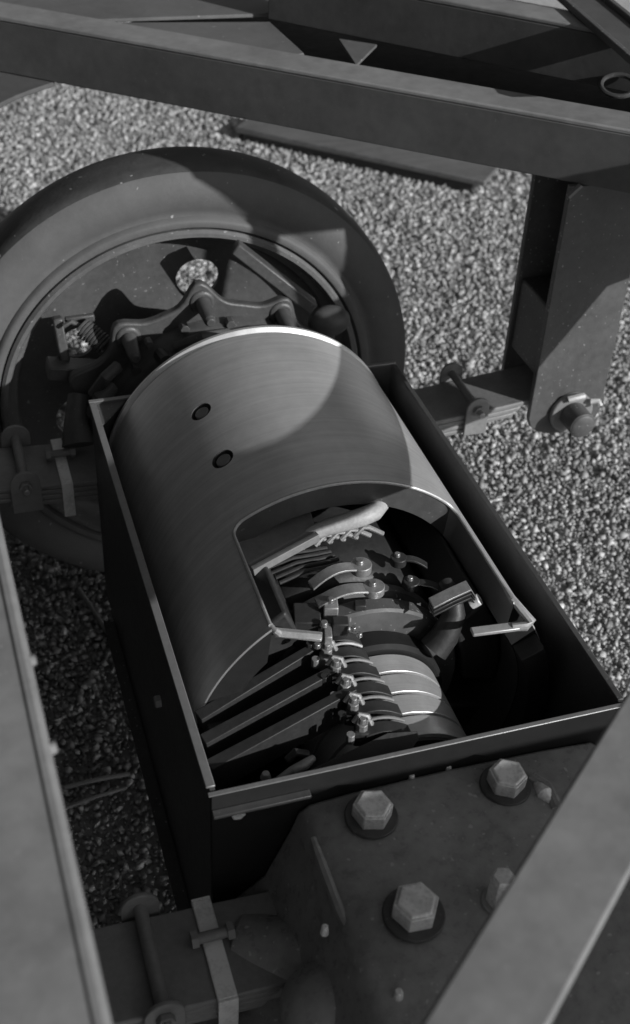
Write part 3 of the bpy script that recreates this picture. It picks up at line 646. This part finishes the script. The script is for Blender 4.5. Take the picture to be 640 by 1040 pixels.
# clamp of three bent plates at the right
for k in range(3):
    bm = B(); tube_pts = [px(438, 612 + k * 4, 'z', .030 - k * .006), px(458, 602 + k * 4, 'z', .036 - k * .006), px(476, 594 + k * 4, 'z', .036 - k * .006), px(481, 602 + k * 4, 'z', .022 - k * .006)]
    prev = None
    for c in tube_pts:
        qd = [bm.verts.new(c + V(0, e * .011, h)) for e, h in ((-1, 0), (1, 0), (1, -.0035), (-1, -.0035))]
        if prev:
            for j in range(4): bm.faces.new((prev[j], prev[(j + 1) % 4], qd[(j + 1) % 4], qd[j]))
        else: bm.faces.new(qd[::-1])
        prev = qd
    bm.faces.new(prev); obj('clamp_plate', bm, 'brass' if k == 0 else 'arm', mo, bevel=.0006)
bm = B(); c = px(478, 613, 'z', .005); cyl(bm, c, c + V(.012, -.004, .010), .0095, 14); obj('clamp_screw', bm, 'bolt', mo, bevel=.001)
# terminal blocks at the head of the brush stack
for (x_, y_, z_, wx, wy, hz, m) in ((312, 622, .020, .040, .045, .05, 'dark'), (336, 612, .032, .022, .026, .034, 'brass'), (346, 630, .024, .024, .020, .024, 'arm'), (366, 612, .02, .018, .016, .03, 'arm'), (333, 640, .018, .012, .03, .028, 'brass')):
    c = px(x_, y_, 'z', z_); bm = B(); box(bm, c.x - wx / 2, c.x + wx / 2, c.y - wy / 2, c.y + wy / 2, c.z - hz, c.z); bmesh.ops.rotate(bm, verts=bm.verts, cent=c, matrix=Matrix.Rotation(math.radians(-14), 3, 'Z')); obj('terminal_block', bm, m, mo, bevel=.002)
for (x_, y_, z_, r) in ((336, 611, .033, .006), (329, 635, .02, .007), (359, 640, .018, .005), (365, 646, .015, .005), (322, 657, .01, .006)):
    c = px(x_, y_, 'z', z_); bm = B(); cyl(bm, c, c + V(0, 0, .007), r, 10, r * .75); obj('terminal_nut', bm, 'bright', mo, bevel=.0008)
# brush holders over the slip rings: curved dark blade, bright spring edge, nut
for k, (x_, y_) in enumerate(((352, 643), (358, 659), (367, 676), (377, 695), (385, 714), (394, 735))):
    z_ = -.008 - k * .003; a = px(x_ - 24, y_ + 5, 'z', z_); b = px(x_ + 14 + 2 * k, y_ + 3, 'z', z_ - .010)
    d, s, u = frame(b - a); bm = B(); prev = None; n = 8
    for i in range(n + 1):
        t_ = i / n; c = a.lerp(b, t_) + V(0, 0, .016 * math.sin(PI * (.15 + .75 * t_)) - .012)
        qd = [bm.verts.new(c + V(0, e * .0105, h)) for e, h in ((-1, 0), (1, 0), (1, -.020), (-1, -.020))]
        if prev:
            for j in range(4): bm.faces.new((prev[j], prev[(j + 1) % 4], qd[(j + 1) % 4], qd[j]))
        else: bm.faces.new(qd[::-1])
        prev = qd
    bm.faces.new(prev); h_ = obj('brush_holder', bm, 'arm', mo, bevel=.001)
    bm = B(); pts = []
    for i in range(9):
        t_ = i / 8 * .9; pts.append(a.lerp(b, t_) + V(0, .0115, .0175 * math.sin(PI * (.15 + .75 * t_)) - .0085))
    tube(bm, pts, .0024, 6); obj('holder_spring', bm, 'clip' if k < 2 else 'spring', h_)
    c = a + V(-.002, .004, .004); bm = B(); cyl(bm, c + V(0, 0, -.016), c + V(0, 0, .004), .0085, 8); cyl(bm, c + V(0, 0, .0042), c + V(0, 0, .013), .0048, 10); obj('holder_nut', bm, 'brass', h_, bevel=.0008)
    bm = B(); box(bm, a.x - .014, a.x + .010, a.y - .008, a.y + .011, a.z - .030, a.z - .003); bmesh.ops.rotate(bm, verts=bm.verts, cent=a, matrix=Matrix.Rotation(math.radians(-20), 3, 'Z')); obj('holder_block', bm, 'brass' if k in (0, 1, 3) else 'arm', h_, bevel=.003)
    bm = B(); tube(bm, [a + V(-.012, .012, .002), a + V(-.002, .018, .010), a + V(.010, .016, .006), a + V(.014, .006, -.004)], .0042, 8); obj('link', bm, 'brass', h_)
    c = a + V(-.022, -.006, -.014); bm = B(); cyl(bm, c, c + V(0, 0, .016), .0065, 8); obj('holder_stud', bm, 'brass' if k % 2 else 'arm', h_, bevel=.0008)
# flat conductor bars from the left wall to the holders
arms = [((204, 738), (326, 664)), ((209, 762), (345, 688)), ((215, 788), (361, 709)), ((232, 806), (330, 765))]
for (p, q) in arms[:3]:
    a = px(*p, 'z', -.070); b = px(*q, 'z', -.035)
    bm = B(); bar(bm, a, b, .020, .052, wid2=.014); ar = obj('conductor_bar', bm, 'dark', mo, bevel=.0012)
for p in ((241, 708), (249, 731), (260, 756), (270, 787)):
    c = px(*p, 'z', -.045); bm = B(); cyl(bm, c + V(0, 0, -.006), c + V(0, 0, .004), .0078 if p[1] in (708, 787) else .006, 12, .005); sd_ = obj('stud', bm, 'clip', mo, bevel=.001); bm = B(); cyl(bm, c + V(0, 0, -.04), c + V(0, 0, -.0062), .005, 10); obj('shank', bm, 'dark', sd_)
# broad pointed blade in front
a = px(292, 792, 'z', -.050); b = px(394, 744, 'z', -.020); c = px(424, 742, 'z', -.020); d_ = px(405, 768, 'z', -.03)
bm = B(); poly(bm, [a + V(0, 0, -.02), a, b, c, d_], V(0, -.010, -.006)); obj('pointed_blade', bm, 'arm', mo, bevel=.001)
bm = B(); tube(bm, [px(282, 792, 'z', -.04), px(296, 783, 'z', -.035), px(308, 778, 'z', -.035), px(318, 770, 'z', -.04)], [.004, .006, .008, .005], 10); obj('cable_lug', bm, 'brass', mo)
bm = B(); tube(bm, [px(292, 772, 'z', -.05), px(300, 764, 'z', -.04), px(312, 766, 'z', -.05)], .006, 10); obj('cable_end', bm, 'arm', mo)

# ------------------------------------------------------------------ axle housing in the foreground
ax = thing('axle_housing', 'oily black cast axle housing with big hexagon bolts before the motor', 'axle housing', (.55, .75, -.45))
bm = B()
# top slab with sloped left shoulder
prof = [(.345, -.066), (.360, -.054), (.42, -.049), (.56, -.046), (.70, -.050), (.78, -.056), (.80, -.075), (.82, -.18), (.82, -.44), (.16, -.44), (.17, -.30), (.24, -.245), (.30, -.19), (.335, -.10)]
def sec(y, dz): return [V(x, y, z + (dz if z > -.1 else 0)) for x, z in prof]
prev = None
for y, dz in ((.9825, -.002), (.90, .001), (.80, .002), (.70, -.004), (.62, -.016), (.52, -.05), (.40, -.12)):
    ring = [bm.verts.new(p) for p in sec(y, dz)]
    if prev:
        for i in range(len(ring)): bm.faces.new((prev[i], prev[(i + 1) % len(ring)], ring[(i + 1) % len(ring)], ring[i]))
    else: bm.faces.new(ring)
    prev = ring
bm.faces.new(prev[::-1]); hs = obj('housing', bm, 'oily', ax, smooth=45, bevel=.006, segs=3)
bm = B(); tube(bm, [px(318, 852, 'z', -.058), px(330, 885, 'z', -.058), px(345, 925, 'z', -.06), px(358, 955, 'z', -.07)], [.005, .007, .007, .004], 8); obj('casting_rib', bm, 'oily', ax)
bm = B(); lathe_pts = px(330, 1000, 'z', -.13); bmesh.ops.create_uvsphere(bm, u_segments=24, v_segments=14, radius=.055, matrix=Matrix.Translation(lathe_pts + V(0, .0, -.05))); obj('boss', bm, 'oily', ax)
bm = B(); cyl(bm, px(243, 970, 'z', -.24), px(330, 985, 'z', -.22), .06, 28); obj('axle_tube', bm, 'oily', ax, bevel=.006)
for (x_, y_, r, h, ro) in ((377, 830, .0270, .026, .25), (513, 798, .0265, .026, .5), (420, 929, .0295, .028, .05)):
    c = px(x_, y_, 'z', -.047); c.z = -.0485
    hexbolt(ax, c, (.02, -.02, 1), r, h, 'hexagon_bolt', 'bolt', washer=r * 1.32, mw='cast', rot=ro)
c = px(506, 916, 'z', -.047); c.z = -.049; hexbolt(ax, c, (0, 0, 1), .0165, .050, 'stud_nut', 'bolt', washer=.022, mw='oily', rot=.3, label='small tall stud nut')
for p, r in (((425, 780), .008), ((455, 778), .007), ((418, 788), .006), ((330, 942), .006), ((405, 1008), .007)):
    c = px(*p, 'z', -.05); bm = B(); cyl(bm, c + V(0, 0, -.012), c + V(0, 0, .003), r, 8, r * .7); obj('small_screw', bm, 'bolt', ax, bevel=.001)
bm = B(); tube(bm, [px(545, 795, 'z', -.05), px(553, 806, 'z', -.045), px(560, 815, 'z', -.05)], [.006, .011, .006], 10); obj('grease_nipple', bm, 'bolt', ax)
bm = B(); tube(bm, [px(540, 790, 'z', -.05), px(556, 800, 'z', -.048), px(566, 822, 'z', -.05)], .009, 10); obj('pipe', bm, 'oily', ax)

# ------------------------------------------------------------------ things on the ground
tm = thing('timber_baulk', 'long grey timber baulk lying raised above the gravel behind the far rail', 'timber', (1.8, 4.6, GZ))
a = px(250, 124, 'z', -.68); b = px(500, 178, 'z', -.68); d, s, u = frame(b - a)
bm = B(); bar(bm, a, b, .20, .022); obj('plank', bm, 'wood', tm, bevel=.003)
bm = B(); bar(bm, a + d * .03 + V(0, 0, -.0365), b - d * .05 + V(0, 0, -.0365), .17, .050); obj('baulk', bm, 'dark', tm, bevel=.004)

def rod(label, a, b, r=.006):
    o = thing('iron_rod', label, 'rod', a, 'rods lying on the shaded gravel'); bm = B(); tube(bm, [a, a.lerp(b, .5) + V(0, 0, .004), b], r, 8); obj('rod', bm, 'spring', o)
rod('thin iron rod lying in the shaded gravel left of the box', px(80, 598, 'z', GZ + .02), px(142, 694, 'z', GZ + .02))
rod('upper of two thin sticks lying near the lower left spring', px(66, 800, 'z', GZ + .02), px(132, 786, 'z', GZ + .02), .005)
rod('lower of two thin sticks lying near the lower left spring', px(64, 822, 'z', GZ + .02), px(128, 800, 'z', GZ + .02), .004)
